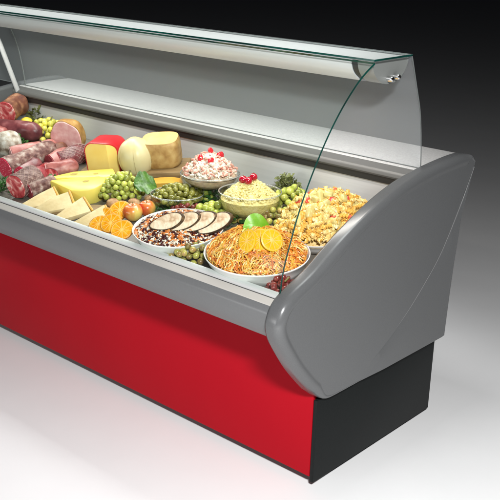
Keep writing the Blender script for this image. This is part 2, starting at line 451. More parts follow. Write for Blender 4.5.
def end_panel_mesh(xo, xi, inner_round=.012):
    """xo outer face, xi inner face"""
    o = panel_outline(); n = len(o); sgn = 1 if xo > xi else -1
    nor = []
    for i in range(n):
        t = Vector((o[(i + 1) % n][0] - o[i - 1][0], o[(i + 1) % n][1] - o[i - 1][1])).normalized()
        nor.append(Vector((t.y, -t.x)))
    c = Vector((.3, .6))
    if (Vector(o[10][:2]) - c).dot(nor[10]) < 0: nor = [-k for k in nor]
    def ring(x_of, ins_of):
        return [Vector((x_of(o[i][2]), o[i][0] - nor[i].x * ins_of(o[i][2]), o[i][1] - nor[i].y * ins_of(o[i][2]))) for i in range(n)]
    R = []
    k = inner_round
    R.append(ring(lambda r: xi, lambda r: min(k, r)))
    R.append(ring(lambda r: xi + sgn * min(k, r) * .3, lambda r: min(k, r) * .3))
    R.append(ring(lambda r: xi + sgn * min(k, r), lambda r: 0))
    for a in range(0, 91, 10):
        s_, c_ = math.sin(math.radians(a)), math.cos(math.radians(a))
        R.append(ring(lambda r: xo - sgn * r * (1 - s_), lambda r: r * (1 - c_)))
    # the bullnose rolls over into a face that lies slightly recessed
    for (dx, di) in ((.0008, .22), (.0026, .42), (.0044, .60), (.0050, .80)):
        R.append(ring(lambda r: xo - sgn * dx * min(1, (r - .002) / .02), lambda r: r + (r - .002) * di))
    mb = MB(); mb.rings(R, 0, None, True, True, True)
    return mb


pan = end_panel_mesh(.02, -.040).build('end_panel', G['dark_grey'], counter, angle=50)
wn = pan.modifiers.new('weighted_normals', 'WEIGHTED_NORMAL'); wn.keep_sharp = True; wn.mode = 'FACE_AREA'; wn.weight = 100
# moulded rear facet: it swells outwards from the seam towards the back edge
def resample(pts, n):
    P_ = [Vector(p) for p in pts]; d = [0]
    for a, b in zip(P_, P_[1:]): d.append(d[-1] + (b - a).length)
    out = []
    for k in range(n + 1):
        t = d[-1] * k / n; i = max(j for j in range(len(d)) if d[j] <= t + 1e-9); i = min(i, len(P_) - 2)
        u = (t - d[i]) / max(1e-9, d[i + 1] - d[i]); out.append(P_[i].lerp(P_[i + 1], u))
    return out
seam = [(.828, .915), (.778, .825), (.740, .762), (.655, .636), (.562, .545), (.458, .462), (.335, .388), (.215, .330), (.152, .3005)]
sm = resample(smooth_path(seam, 8), 60)
edge = resample([(p.x - .0015, p.y) for p in smooth_path(REAR, 8)][3:-1] + [(.7225, .2995), (.15, .2995)], 60)
def face_x(y): return .0155 + .0045 * max(0, min(1, (y - .1) / .6))
mb = MB()
rows = []
for a, b in zip(sm, edge):
    row = []
    w_ = min(1, (a - b).length / .08)
    for t in (0, .04, .5, 1):
        p = a.lerp(b, t); row.append(Vector((face_x(p.x) + .0006 * min(1, w_ * 3) - .0012 * (1 - min(1, w_ * 3)) + (.0022 * min(1, t / .04) + .006 * t) * w_, p.x, p.y)))
    row.append(Vector((.012, b.x, b.y)))
    rows.append(row)
mb.rings(rows, 0, None, False)
mb.build('rear_facet', G['dark_grey'], pan, angle=30)
mb = MB()
mb.tube([(face_x(p.x) + .0008, p.x, p.y) for p in sm[:50]], .0010, 6)
mb.build('seam', G['seam'], pan)
end_panel_mesh(XL - .06, XL).build('end_panel', G['dark_grey'], counter, angle=50)

# plinth: black end sheet and recessed base
mb = MB(); mb.box(-.012, .002, 0, .706, 0, .2965, .0025)
mb.build('plinth_end', G['black'], counter)
mb = MB(); mb.box(XL - .04, -.013, .035, .68, 0, .05); mb.build('plinth_base', G['black'], counter)
for x_ in (-.10, -.80, -1.50, -2.20):
    for y_ in (.09, .62):
        mb = MB(); mb.lathe([(.022, -.020), (.022, -.014), (.010, -.010), (.010, .004)], 16, M=Matrix.Translation((x_, y_, 0)), cap0=True, cap1=True); mb.build('added_foot', G['slot'], counter)  # feet added to open a gap that darkens like a contact shadow
# red front
mb = MB(); mb.box(XL - .045, -.0135, 0, .022, .017, .56, .002); mb.build('front_panel', G['red'], counter)
mb = MB(); mb.box(XL - .045, -.014, .64, .66, .05, .94, 0); mb.build('back_panel', G['black'], counter)
# bumper and rails
prof = smooth_path([(-.1995, .6640), (-.2065, .656), (-.2130, .642), (-.2140, .617), (-.2090, .592), (-.1980, .572), (-.180, .558), (-.09, .548), (.0, .546)], 4)
prof = [(p.x, p.y) for p in prof] + [(0, .635), (-.15, .640), (-.18, .660)]
mb = MB(); mb.extrude_x(prof, XL + .002, -.038); mb.build('bumper', G['bumper'], counter, angle=50)
mb = MB(); mb.extrude_x([(-.2000, .6610), (-.1975, .6670), (-.1785, .6790), (-.1765, .6780), (-.1765, .660)], XL + .002, -.0302); mb.build('price_strip', G['strip'], counter)
mb = MB(); mb.extrude_x([(-.1770, .660), (-.1770, .6775), (-.1735, .6800), (-.1735, .660)], XL + .002, -.0304); mb.build('groove', G['groove'], counter)
mb = MB(); mb.extrude_x([(-.174, .645), (-.174, .6835), (-.170, .6865), (-.1515, .6910), (-.148, .689), (-.148, .645)], XL + .002, -.0306); mb.build('front_rail', G['rail'], counter)
# well: deck, back wall, slot, worktop
mb = MB(); mb.extrude_x([(-.160, .6537), (.505, .7745), (.505, .765), (-.160, .644)], XL + .001, -.0418); mb.build('display_deck', G['inner'], counter)
mb = MB(); mb.extrude_x([(.506, .76), (.512, .886), (.53, .886), (.53, .76)], XL + .001, -.0419); mb.build('back_wall', G['steel'], counter)
mb = MB(); mb.extrude_x([(.503, .882), (.503, .9045), (.56, .9045), (.56, .882)], XL + .001, -.0421); mb.build('air_slot', G['slot'], counter)
mb = MB(); mb.extrude_x([(.4985, .9052), (.4955, .911), (.4955, .917), (.498, .923), (.503, .9285), (.5335, .9405), (.5345, .9395), (.53, .9052)], XL + .001, -.0408); mb.build('shaded_lip', G['lip'], counter, angle=25)
prof = [(.5352, .915), (.5352, .9410), (.541, .9440), (.556, .9462), (.80, .9500), (.835, .9500), (.84, .946), (.84, .905)]
mb = MB(); mb.extrude_x(prof, XL + .001, -.0405); mb.build('worktop', G['shelf'], counter, angle=25)


def pane(prof, x0, x1, th, name, mat, parent, edge=None, back=None):
    """a bent sheet of glass along x; its cut edges are green"""
    P_ = [Vector(p) for p in prof]; n = len(P_); A, B = [], []
    for i in range(n):
        t = (P_[min(i + 1, n - 1)] - P_[max(i - 1, 0)]).normalized(); nn = Vector((t.y, -t.x))
        A.append(P_[i] + nn * th / 2); B.append(P_[i] - nn * th / 2)
    mb = MB()
    vs = [Vector((x, p.x, p.y)) for x in (x0, x1) for p in A + B]
    fs, ms = [], []
    N2 = 2 * n
    for i in range(n - 1):
        fs.append([i, i + 1, N2 + i + 1, N2 + i]); ms.append(0)
        fs.append([n + i, N2 + n + i, N2 + n + i + 1, n + i + 1]); ms.append(0)
        for o in (0, N2): fs.append([o + i, o + i + 1, o + n + i + 1, o + n + i]); ms.append(1)
    for i in (0, n - 1): fs.append([i, N2 + i, N2 + n + i, n + i]); ms.append(2 if i else 1)
    mb.add(vs, fs, ms)
    return mb.build(name, [mat, edge or G['glass_edge'], back or edge or G['glass_edge']], parent, angle=40)


gl = [(-.1675, .660), (-.1650, .700), (-.153, .771), (-.130, .837), (-.103, .909), (-.066, .986), (-.024, 1.058), (.026, 1.133), (.085, 1.204), (.150, 1.265), (.196, 1.297), (.236, 1.3185)]
pane(smooth_path(gl, 4), XL + .012, -.030, .007, 'front_glass', G['glass'], counter)
pane([(.232, 1.3275), (.30, 1.3277), (.37, 1.3279), (.442, 1.3280)], XL + .012, -.030, .006, 'top_glass', G['top_glass'], counter, back=G['pale_edge'])
rg = [(.438, 1.3275), (.448, 1.305), (.466, 1.262), (.490, 1.205), (.514, 1.146), (.531, 1.079), (.543, 1.01), (.5505, .9475)]
pane(smooth_path(rg, 4), XL - .22, XL + .0295, .006, 'rear_glass', G['hazy_glass'], counter, edge=G['pale_edge'])
pane(smooth_path(rg, 4), XL + .031, -.030, .006, 'rear_glass', G['hazy_glass'], counter, edge=G['pale_edge'])

# canopy under the top glass: half round aluminium trough with cap, collar and bolts
half = [(.350 + .098 * math.cos(a), 1.319 + .074 * math.sin(a)) for a in [PI + PI * k / 24 for k in range(25)]]
half_s = [(.350 + .094 * math.cos(a), 1.317 + .068 * math.sin(a)) for a in [PI + PI * k / 24 for k in range(25)]]
mb = MB(); mb.extrude_x(half, XL + .02, -.128); can = mb.build('canopy', G['alu'], counter, angle=40)
mb = MB(); mb.extrude_x(half_s, -.1279, -.104); mb.build('collar', G['collar'], can, angle=40)
mb = MB(); mb.extrude_x(half, -.1039, -.048); mb.build('end_cap', G['cap'], can, angle=40)
mb = MB(); mb.box(XL + .02, -.05, .256, .446, 1.3195, 1.3235, .001); mb.build('canopy_top', G['white_metal'], can)
for (y, z) in ((.338, 1.262), (.374, 1.266)):
    mb = MB(); mb.lathe([(.0001, .022), (.005, .0215), (.008, .019), (.009, .014), (.009, 0)], 16, M=Matrix.Translation((-.0479, y, z)) @ Matrix.Rotation(PI / 2, 4, 'Y'))
    mb.lathe([(.0001, .0225), (.003, .0224), (.003, .02)], 10, 1, M=Matrix.Translation((-.0479, y, z)) @ Matrix.Rotation(PI / 2, 4, 'Y'))
    mb.build('bolt', [G['chrome'], G['slot']], can)
# strut that carries the canopy at the far end
mb = MB(); mb.tube([(XL + .03, .366, 1.285), (XL + .03, .424, 1.145), (XL + .03, .512, .905)], .0115, 14); mb.build('strut', G['alu'], counter)
mb = MB(); mb.lathe([(.018, 0), (.018, .012), (.013, .016)], 16, M=Matrix.Translation((XL + .03, .513, .900)), cap0=True, cap1=True); mb.build('strut_foot', G['collar'], counter)


# ------------------------------------------------------------------ food builders
def sausage(name, a, b, r_in, skin, cut, label, cat='salami', L=None, group=None, squash=1.0, lump=.003, seed=0, end=.6, net=False, band=None, cutr=.97, turn=0):
    r = r_in
    base, q, ln = lying(a, b, r * squash, turn)
    L = L or ln
    root = empty(name, base, label, cat, group, q)
    M = Matrix.Translation((0, 0, r * squash))
    def rad(x):
        t = x / L
        k = 1
        e = r * end / L
        if t > 1 - e:
            u = (t - (1 - e)) / e; k = math.sqrt(max(0, 1 - u * u)) * .985 + .015
        if not cut and t < e * .9:
            u = 1 - t / (e * .9); k = min(k, math.sqrt(max(0, 1 - u * u)) * .985 + .015)
        return r * k * (1 + .03 * math.sin(t * 7 + seed))
    xs = [0] + [L * (i / 26) for i in range(1, 22)] + [L * (1 - .19 * (1 - k / 10) ** 1.7) for k in range(1, 11)]
    if not cut: xs += [L * .3 * (k / 14) ** 2 for k in range(1, 14)]
    xs = sorted(set(xs))
    n = 36; R = []
    for x in xs:
        ring = []
        for i in range(n):
            an = 2 * PI * i / n
            p = Vector((x, math.cos(an), math.sin(an)))
            rr = rad(x) * (1 + noise.noise(Vector((x * 18 + seed, math.cos(an) * 1.3, math.sin(an) * 1.3))) * lump / r * 2.2)
            ring.append(Vector((x, math.cos(an) * rr, math.sin(an) * rr * squash)))
        R.append(ring)
    R.insert(0, [Vector((0, p.y * .9, p.z * .9)) for p in R[0]])
    mb = MB(); mb.rings(R, 0, M, True, False, True)
    body = mb.build('casing', skin, root)
    if cut:
        C = []
        for k, xx in ((1.0, .0), (.96, -.003), (.7, -.0035), (.4, -.002), (.12, -.003)):
            C.append([Vector((xx - .0008, p.y * k * cutr, p.z * k * cutr)) for p in R[1]])
        mb = MB(); mb.rings(C, 0, M, True, False, True); mb.build('cut_face', cut, root)
    if net:
        mb = MB()
        for sg in (1, -1):
            for j in range(14):
                pts = []
                for k in range(40):
                    x = .006 + (L * .93) * k / 39; an = 2 * PI * j / 14 + sg * x / r * .9
                    rr = rad(x) * 1.012 + .0006
                    pts.append((x, math.cos(an) * rr, math.sin(an) * rr * squash))
                mb.tube(pts, .0008, 4, M=M)
        mb.build('netting', F['net'], body)
    if band:
        mb = MB()
        for (t0, w) in band:
            x = t0 * L; pts = []
            for k in range(33):
                an = 2 * PI * k / 32
                rr = rad(x) * 1.01 + .001
                pts.append((x + .008 * math.sin(an), math.cos(an) * rr, math.sin(an) * rr * squash))
            mb.tube(pts, w, 6, M=M, caps=False)
        mb.build('band', F['band'], body)
    return root


def pack(n, rx, ry, h, r, seed=1, gap=1.7, shell=.35, flat=.0):
    g = random.Random(seed); out = []
    for _ in range(n * 60):
        a = g.uniform(0, 2 * PI); d = math.sqrt(g.random()); x, y = d * math.cos(a), d * math.sin(a)
        top = h * math.sqrt(max(0, 1 - d * d * .92))
        z = max(r, top * (1 - shell * g.random() ** 1.5))
        p = Vector((x * rx, y * ry, z))
        if all((p - o).length > r * gap for o in out):
            out.append(p)
            if len(out) >= n: break
    return out


def grape_proto(mat, r):
    mb = MB(); mb.ball(r, n=14, m=9, sz=1.12)
    return mb, mat


def bunch(place, label, mat, n, rx, ry, h, r, yaw=FACE, seed=1, stem=True):
    base, q = on_deck(place, yaw)
    root = empty('grape_bunch', base, label, 'grapes', None, q)
    proto = None; g = random.Random(seed)
    for p in pack(n, rx, ry, h, r, seed, 1.72, .5):
        if proto is None:
            mb = MB(); mb.ball(r, n=16, m=10, sz=1.1); o = proto = mb.build('grape', mat, root, angle=80)
        else: o = dup(proto, root)
        o.location = p; k = g.uniform(.86, 1.12); o.scale = (k, k, k)
        o.rotation_euler = (g.uniform(0, 3), g.uniform(0, 3), g.uniform(0, 3))
    if stem:
        mb = MB()
        mb.tube([(-rx * .5, 0, h * .4), (0, .005, h * .75), (rx * .3, 0, h * .9), (rx * .45, .012, h * 1.12)], [.002, .0025, .003, .003], 6)
        for k in range(8):
            a = g.uniform(0, 6.28); mb.tube([(0, 0, h * .7), (math.cos(a) * rx * .6, math.sin(a) * ry * .6, h * .6)], .0012, 4)
        mb.build('stem', F['stem'], root)
    return root


def heap_z(x, y, rx, ry, h, p=2.0):
    d = math.sqrt((x / rx) ** 2 + (y / ry) ** 2)
    return h * max(0, 1 - d ** p)


def heap(mb, rx, ry, h, mi=0, p=2.0, z0=0, jit=.006, fr=30, n=48, m=18, seed=0):
    rs = []
    for k in range(m, -1, -1):
        d = max(1e-4, k / m); ring = []
        for i in range(n):
            a = 2 * PI * i / n; x, y = d * rx * math.cos(a), d * ry * math.sin(a)
            z = z0 + heap_z(x, y, rx, ry, h, p) + noise.noise(Vector((x * fr + seed, y * fr, seed))) * jit * (1 if k < m else 0)
            ring.append(Vector((x, y, z)))
        rs.append(ring)
    mb.rings(rs, mi, None, True, False, True)


def strands(mb, n, rx, ry, h, z0, L, r, nm, p=2.0, seed=0, curl=1.0, lift=.006, sides=4, weights=None):
    g = random.Random(seed)
    for _ in range(n):
        d = math.sqrt(g.random()) * .985; a = g.uniform(0, 2 * PI)
        x, y = d * rx * math.cos(a), d * ry * math.sin(a)
        th = g.uniform(0, 2 * PI); l = L * g.uniform(.6, 1.3); pts = []
        c = g.uniform(-curl, curl) * 12
        mi = g.choices(range(nm), weights)[0] if weights else g.randrange(nm)
        lf = g.uniform(0, lift); hump = g.uniform(0, .4) * l
        px, py = x, y; K = 6
        for k in range(K):
            pts.append(Vector((px, py, z0 + heap_z(px, py, rx, ry, h, p) + lf + hump * math.sin(PI * k / (K - 1)) * .5)))
            th += c * l / K * 4; px += math.cos(th) * l / K; py += math.sin(th) * l / K
            dd = math.hypot(px / rx, py / ry)
            if dd > .99: px, py = px / dd * .99, py / dd * .99
        mb.tube(pts, r * g.uniform(.7, 1.25), sides, mi)


def scatter(mb, n, rx, ry, h, z0, shape, p=2.0, seed=0, lift=.003, dmax=.97, mi=0):
    g = random.Random(seed)
    for _ in range(n):
        d = math.sqrt(g.random()) * dmax; a = g.uniform(0, 2 * PI)
        x, y = d * rx * math.cos(a), d * ry * math.sin(a)
        M = Matrix.Translation((x, y, z0 + heap_z(x, y, rx, ry, h, p) + g.uniform(0, lift))) @ Matrix.Rotation(g.uniform(0, 6.28), 4, 'Z') @ Matrix.Rotation(g.uniform(-.7, .7), 4, 'X') @ Matrix.Rotation(g.uniform(-.7, .7), 4, 'Y')
        shape(mb, M, g, mi)


def grain(l, w):
    def f(mb, M, g, mi):
        k = g.uniform(.8, 1.25); mb.ball(w * k, M, mi, 7, 5, sx=l / w)
    return f


def chunk(s, jit=.25):
    def f(mb, M, g, mi):
        k = s * g.uniform(.75, 1.25)
        mb.box(-k, k * g.uniform(.7, 1.2), -k * .8, k * .8, -k * .5, k * .6, k * .28, mi, M)
    return f


def fusilli(l, r):
    def f(mb, M, g, mi):
        L = l * g.uniform(.75, 1.2); K = 20; tw = g.choice((-1, 1)) * 11; bend = g.uniform(-.16, .16); ph = g.uniform(0, 6); rs = []
        for k in range(K + 1):
            t = k / K; ring = []
            for i in range(9):
                a = 2 * PI * i / 9; rr = r * (.62 + .38 * math.cos(3 * a)); b = a + ph + tw * t
                ring.append(Vector(((t - .5) * L, bend * L * math.sin(PI * t) + rr * math.cos(b), rr * math.sin(b))))
            rs.append(ring)
        mb.rings(rs, g.randrange(3), M, True, True, True)
    return f


def dish(root, R, H, name='dish', ry=1):
    mb = MB()
    mb.lathe([(.0001, .0), (R * .78, 0), (R * .84, .004), (R * .93, H * .55), (R * .985, H * .96), (R, H), (R * 1.0, H + .0035), (R * .985, H + .004), (R * .97, H), (R * .91, H * .55), (R * .80, .010), (.0001, .009)], 72, sy=ry)
    return mb.build(name, G['porcelain'], root, angle=60)


def glass_bowl(root, R, H, foot=False):
    mb = MB(); t = .004
    pr = [(R * .42, 0), (R * .45, .004)] if not foot else [(R * .5, 0), (R * .5, .005), (R * .2, .012), (R * .16, .03), (R * .42, .038)]
    z0 = pr[-1][1]
    o = [(R * (.45 + .55 * math.sin(PI / 2 * k / 8)), z0 + (H - z0) * (1 - math.cos(PI / 2 * k / 8))) for k in range(1, 9)]
    i = [(r - t, z + .0015) for (r, z) in o[::-1]]
    mb.lathe([(.0001, 0)] + pr + o + [(R - t * .5, H + .002)] + i + [(R * .4, z0 + .006), (.0001, z0 + .005)], 56)
    ob = mb.build('glass_bowl', G['bowl_glass'], root, angle=60)
    mb = MB(); mb.tube([((R - t * .5) * math.cos(2 * PI * k / 64), (R - t * .5) * math.sin(2 * PI * k / 64), H + .0015) for k in range(65)], .0027, 8, caps=False)
    mb.build('rim', G['bowl_rim'], ob, angle=80)
    return ob


def orange_slice(place, label, R, yaw, pitch, roll=0, pulp='pulp', peel='peel', th=.007, span=2 * PI, z=None, loc=None, cat='orange slice', name='orange_slice'):
    p = Vector(P[place]) if loc is None else Vector(loc)
    q = Quaternion((0, 0, 1), yaw) @ Quaternion((1, 0, 0), pitch) @ Quaternion((0, 0, 1), roll)
    up = q @ Vector((0, 0, 1))
    root = empty(name, p, label, cat, None, q)
    n = 44; full = span > 6.2
    angs = [span * k / n for k in range(n + (0 if full else 1))]
    def ring(r, z): return [Vector((r * math.cos(a), r * math.sin(a), z)) for a in angs]
    mb = MB()
    rr = [ring(R * .93, -th / 2), ring(R, -th / 2 + .001), ring(R, th / 2 - .001), ring(R * .93, th / 2)]
    mb.rings(rr, 0, None, full)
    mb.build('peel', F[peel], root)
    mb = MB()
    mb.rings([ring(.0003, -th / 2 + .0006), ring(R * .93, -th / 2 + .0006), ring(R * .93, th / 2 - .0006), ring(.0003, th / 2 - .0006)], 0, None, full)
    mb.build('pith', F['pith'], root)
    mb = MB(); S_ = 10 if full else 5
    for k in range(S_):
        a0, a1 = span * (k + .035) / S_, span * (k + .965) / S_
        for sg in (1, -1):
            z0, z1 = sg * (th / 2 - .0007), sg * (th / 2 + .0003)
            pts = [Vector((R * .10 * math.cos((a0 + a1) / 2), R * .10 * math.sin((a0 + a1) / 2), 0))] + [Vector((R * .865 * math.cos(a0 + (a1 - a0) * j / 6), R * .865 * math.sin(a0 + (a1 - a0) * j / 6), 0)) for j in range(7)]
            c = sum(pts, Vector()) / len(pts)
            mb.rings([[Vector((v.x, v.y, z0)) for v in pts], [Vector((c.x + (v.x - c.x) * .9, c.y + (v.y - c.y) * .9, z1)) for v in pts]], 0, None, True, False, True)
    mb.build('flesh', F[pulp], root)
    return root


def leaf(place, label, L, W, yaw, pitch, roll, mat, lobes=0, wav=.12, seed=0, cat='leaf', name='salad_leaf', curl=.25):
    p = Vector(P[place]); q = Quaternion((0, 0, 1), yaw) @ Quaternion((0, 1, 0), pitch) @ Quaternion((1, 0, 0), roll)
    root_q = q
    mb = MB(); nu, nv = 22, 14; A, B = [], []
    for i in range(nu + 1):
        u = i / nu; w = W * (math.sin(PI * min(1, u ** .75 * .97 + .02))) ** .7 * (1 + (.22 * abs(math.sin(u * PI * lobes)) - .1 if lobes else 0))
        for j in range(nv + 1):
            v = j / nv * 2 - 1
            z = -curl * L * (u - .45) ** 2 + abs(v) * w * .28 + math.sin(u * 11 + v * 3 + seed) * wav * w * abs(v) + .0025 * (1 if abs(v) < .08 else 0)
            A.append(Vector(((u - .5) * L, v * w, z)))
    B = [a - Vector((0, 0, .0012)) for a in A]; o = len(A); fs = []
    for i in range(nu):
        for j in range(nv):
            a = i * (nv + 1) + j; b = a + 1; c = b + nv + 1; d = a + nv + 1
            fs += [[a, b, c, d], [o + d, o + c, o + b, o + a]]
    mb.add(A + B, fs)
    ob = mb.build(name, mat, None)
    ob.location = p; ob.rotation_mode = 'QUATERNION'; ob.rotation_quaternion = root_q
    return tag(ob, label, cat)


def herb(place, label, n, R, H, leaf_l, mat, name, cat, seed=0):
    base, q = on_deck(place); root = MB(); g = random.Random(seed)
    for _ in range(n):
        a = g.uniform(0, 6.28); d = math.sqrt(g.random()); el = g.uniform(0, 1.2)
        x, y = d * R * math.cos(a), d * R * math.sin(a); z = H * (1 - d * d * .8) * g.uniform(.45, 1)
        M = Matrix.Translation((x, y, z)) @ Matrix.Rotation(a + g.uniform(-.8, .8), 4, 'Z') @ Matrix.Rotation(-el, 4, 'Y') @ Matrix.Rotation(g.uniform(-.8, .8), 4, 'X')
        l = leaf_l * g.uniform(.6, 1.3); w = l * .42
        pts = [(0, 0, 0), (l * .3, w, .15 * l), (l * .55, w * .5, .1 * l), (l * .75, w * .8, .1 * l), (l, 0, 0), (l * .75, -w * .8, .1 * l), (l * .55, -w * .5, .1 * l), (l * .3, -w, .15 * l)]
        root.add(pts + [(l * .5, 0, 0)], [[i, (i + 1) % 8, 8] for i in range(8)], 0, M)
        if g.random() < .4: root.tube([M @ Vector((0, 0, 0)), Vector((x * .3, y * .3, .004))], .001, 4)
    ob = root.build(name, mat, None, angle=30)
    ob.location = base; ob.rotation_mode = 'QUATERNION'; ob.rotation_quaternion = q
    return tag(ob, label, cat)


# ------------------------------------------------------------------ cured meats on the left
sausage('cured_ham', 'coppa0', 'coppa1', .052, F['brown_skin'], F['cut_marbled'], 'brown skinned coppa with a marbled dark red cut, behind all other meats', 'cured ham', L=.15, seed=2, end=.8, turn=.75)
sausage('cured_ham', 'darkham0', 'darkham1', .044, F['dark_casing'], None, 'smooth dull purple ham sausage with a pale tied tip beside the yellow grapes', 'cured ham', seed=3, L=.27, end=1.3)
m_tip = Vector(P['darkham1'])
root = sausage('cooked_ham', 'ham0', 'ham1', .076, F['gold_skin'], F['cut_pink'], 'thick cooked ham with a big round pale pink cut and golden skin', 'ham', L=.085, seed=4, end=.8, lump=.005, turn=.45)
sausage('mould_salami', 'mouldball', 'greenback', .056, F['white_mould'], None, 'white moulded round salami end above the long cut salami', 'salami', L=.12, seed=5, end=.9)
sausage('pink_sausage', 'pinkend', 'darkham0', .035, F['pink_casing'], None, 'smooth pink sausage end beside the parsley tuft', 'sausage', L=.13, seed=6, end=1.2)
sausage('banded_sausage', 'banded0', 'banded1', .038, F['pink_casing'], F['cut_pale'], 'pink sausage tied with a dark brown band', 'sausage', seed=7, end=1.2, L=.2, band=[(.62, .003)])
sausage('long_salami', 'long0', 'long1', .042, F['mould'], F['cut_red'], 'long grey moulded salami with a bright red fat flecked cut', 'salami', seed=8, end=1.0, L=.27, turn=.08)
sausage('rolled_salami', 'front0', 'front1', .050, F['net_casing'], F['cut_marbled'], 'short netted salami with marbled red cut, closest to the front rail', 'salami', L=.115, seed=9, end=.25, net=True, turn=.22)
sausage('red_salami', 'dome0', 'dome1', .040, F['dark_casing'], F['dark_meat'], 'dark red salami lying against the red waxed cheese', 'salami', L=.15, seed=10, end=1.1, net=True)
sausage('pale_salami', 'pale0', 'pale1', .031, F['pink_casing'], F['cut_pale'], 'pale dusty pink salami just behind the yellow cheese wedges', 'salami', L=.13, seed=11, end=.9)
sausage('dark_salami', 'dark0', 'pale0', .034, F['dark_meat'], F['dark_meat'], 'dark wine red salami piece between long salami and netted salami', 'salami', L=.085, seed=12, end=.8, turn=.2)
sausage('speckled_salami', 'piece0', 'piece1', .030, F['mould'], F['dark_meat'], 'small speckled salami stub leaning beside the yellow cheese wedges', 'salami', L=.12, seed=13, end=.5)

sausage('smoked_sausage', 'ex0', 'ex1', .030, F['brown_skin'], F['cut_pale'], 'brown smoked sausage between the banded sausage and the netted red salami', 'sausage', seed=15, end=1.0, L=.15)
sausage('wine_salami', 'ex2', 'ex3', .034, F['dark_casing'], F['cut_red'], 'dark salami with red cut squeezed under the long moulded salami', 'salami', seed=16, end=.9, L=.12)
sausage('ham_chunk', 'ex4', 'ex5', .040, F['pink_casing'], F['dark_meat'], 'pink ham chunk with dark lean cut behind the pale dusty salami', 'ham', seed=17, end=.8, L=.11)
for k_, (nm_, lb_) in enumerate((('cut0', 'dark red cured slice leaning on the netted salami'), ('cut1', 'dark red cured slice behind the speckled salami stub'), ('cut2', 'dark red cured slice touching the pale dusty salami'))):
    b_, q_ = on_deck(nm_, FACE - .5 + .3 * k_)
    sl_ = empty('cured_slice', b_ + Vector((0, 0, .026)), lb_, 'cured meat slice', 'cured slices among the salamis', q_ @ Quaternion((1, 0, 0), -.5))
    mb = MB(); mb.lathe([(.0001, -.003), (.030, -.003), (.0318, 0), (.030, .003), (.0001, .003)], 28, M=Matrix.Rotation(PI / 2, 4, 'X'), jit=.003, fr=40, seed=k_, sx=1.15); mb.build('meat', F['cut_marbled'], sl_)
    mb = MB(); mb.tube([(.0325 * 1.15 * math.cos(2 * PI * i / 28), 0, .0325 * math.sin(2 * PI * i / 28)) for i in range(29)], .0022, 6, caps=False); mb.build('rind', F['dark_casing'], sl_)
base, q = on_deck('board2', math.radians(24))
mb = MB(); mb.box(-.13, .20, -.075, .12, 0, .012, .003); o = mb.build('cheese_board', F['board'])
o.location = base; o.rotation_mode = 'QUATERNION'; o.rotation_quaternion = q; tag(o, 'thin wooden board under the red waxed cheese and ivory ball', 'board')
base, q = on_deck('board3', FACE - .26)
mb = MB(); mb.box(-.205, .185, -.040, .045, 0, .012, .003); o = mb.build('cheese_board', F['board'])
o.location = base; o.rotation_mode = 'QUATERNION'; o.rotation_quaternion = q; tag(o, 'long thin wooden board under the cream cheese slices', 'board')
orange_slice('or4', 'orange slice half hidden between cheese slices and other orange slices', .038, FACE - .5, .62)
herb('parsley', 'dark green parsley tuft among the sausages', 110, .045, .06, .02, F['herb'], 'parsley_tuft', 'parsley', 3)
herb('greenback', 'dull green leafy clump behind the yellow grapes', 90, .06, .075, .03, F['broc'], 'leaf_clump', 'greens', 4)
herb('broccoli', 'dull green herb clump at the steel back wall right of the mash bowl', 130, .05, .085, .018, F['broc'], 'herb_clump', 'greens', 5)
herb('herbA', 'dark green herb tuft between olive bowl and rice dish', 150, .075, .045, .018, F['herb'], 'herb_tuft', 'herbs', 6)
herb('herbB', 'dark green herb tuft below the mash bowl beside the pasta', 170, .085, .050, .018, F['herb'], 'herb_tuft', 'herbs', 7)
herb('herbC', 'dark green herb tuft in the corner left of the netted salami', 110, .05, .05, .018, F['herb'], 'herb_tuft', 'herbs', 8)
herb('herbD', 'dark green herb tuft between the apples and the cheese slab', 100, .05, .03, .018, F['herb'], 'herb_tuft', 'herbs', 9)
bunch('ygrapes', 'pale yellow grape bunch between purple sausage and cooked ham', F['ygrape'], 46, .085, .065, .085, .0135, seed=11)
base, q = on_deck('lemon', FACE)
mb = MB(); mb.lathe([(.0001, -.042), (.006, -.040), (.009, -.035), (.022, -.026), (.029, -.010), (.029, .008), (.022, .024), (.009, .034), (.006, .040), (.0001, .042)], 24, M=Matrix.Translation((0, 0, .028)) @ Matrix.Rotation(PI / 2, 4, 'Y'))
o = mb.build('lemon', F['lemon']); o.location = base; tag(o, 'yellow lemon tucked behind the purple ham sausage', 'lemon')

# ------------------------------------------------------------------ cheeses
# red waxed cheese with a cut front
base, q = on_deck('redwax', math.radians(20))
root = empty('waxed_cheese', base, 'red waxed cheese cut open to a flat yellow face', 'cheese', None, q)
W, H, D, r = .066, .142, .12, .03
def rrect(w0, w1, h0, h1, r, k=7):
    pts = []
    for (cx, cz, a0) in ((w1 - r, h1 - r, 0), (w0 + r, h1 - r, 90), (w0 + r * .6, h0 + r * .6, 180), (w1 - r * .6, h0 + r * .6, 270)):
        rr = r if a0 < 135 else r * .6
        for j in range(k):
            a = math.radians(a0 + 90 * j / (k - 1)); pts.append((cx + rr * math.cos(a), cz + rr * math.sin(a)))
    return pts
ol = rrect(-.066, .074, 0, H, .040)
fy = lambda x: max(0, x - .040) * .9
cen = Vector((.004, H / 2))
def oring(y_of, k): return [Vector((cen.x + (x - cen.x) * k, y_of(cen.x + (x - cen.x) * k), cen.y + (z - cen.y) * k)) for (x, z) in ol]
mb = MB(); mb.rings([oring(lambda x: fy(x), .935), oring(lambda x: fy(x), .985), oring(lambda x: fy(x) + .004, 1), oring(lambda x: D * .75, 1), oring(lambda x: D * .92, .92), oring(lambda x: D, .75)], 0, None, True, False, True)
mb.build('wax', F['edam_wax'], root)
ins = oring(lambda x: fy(x) + .0008, .94); n = len(ins)
mb = MB(); xs = [-.060 + .0129 * k for k in range(11)]
zt = {}
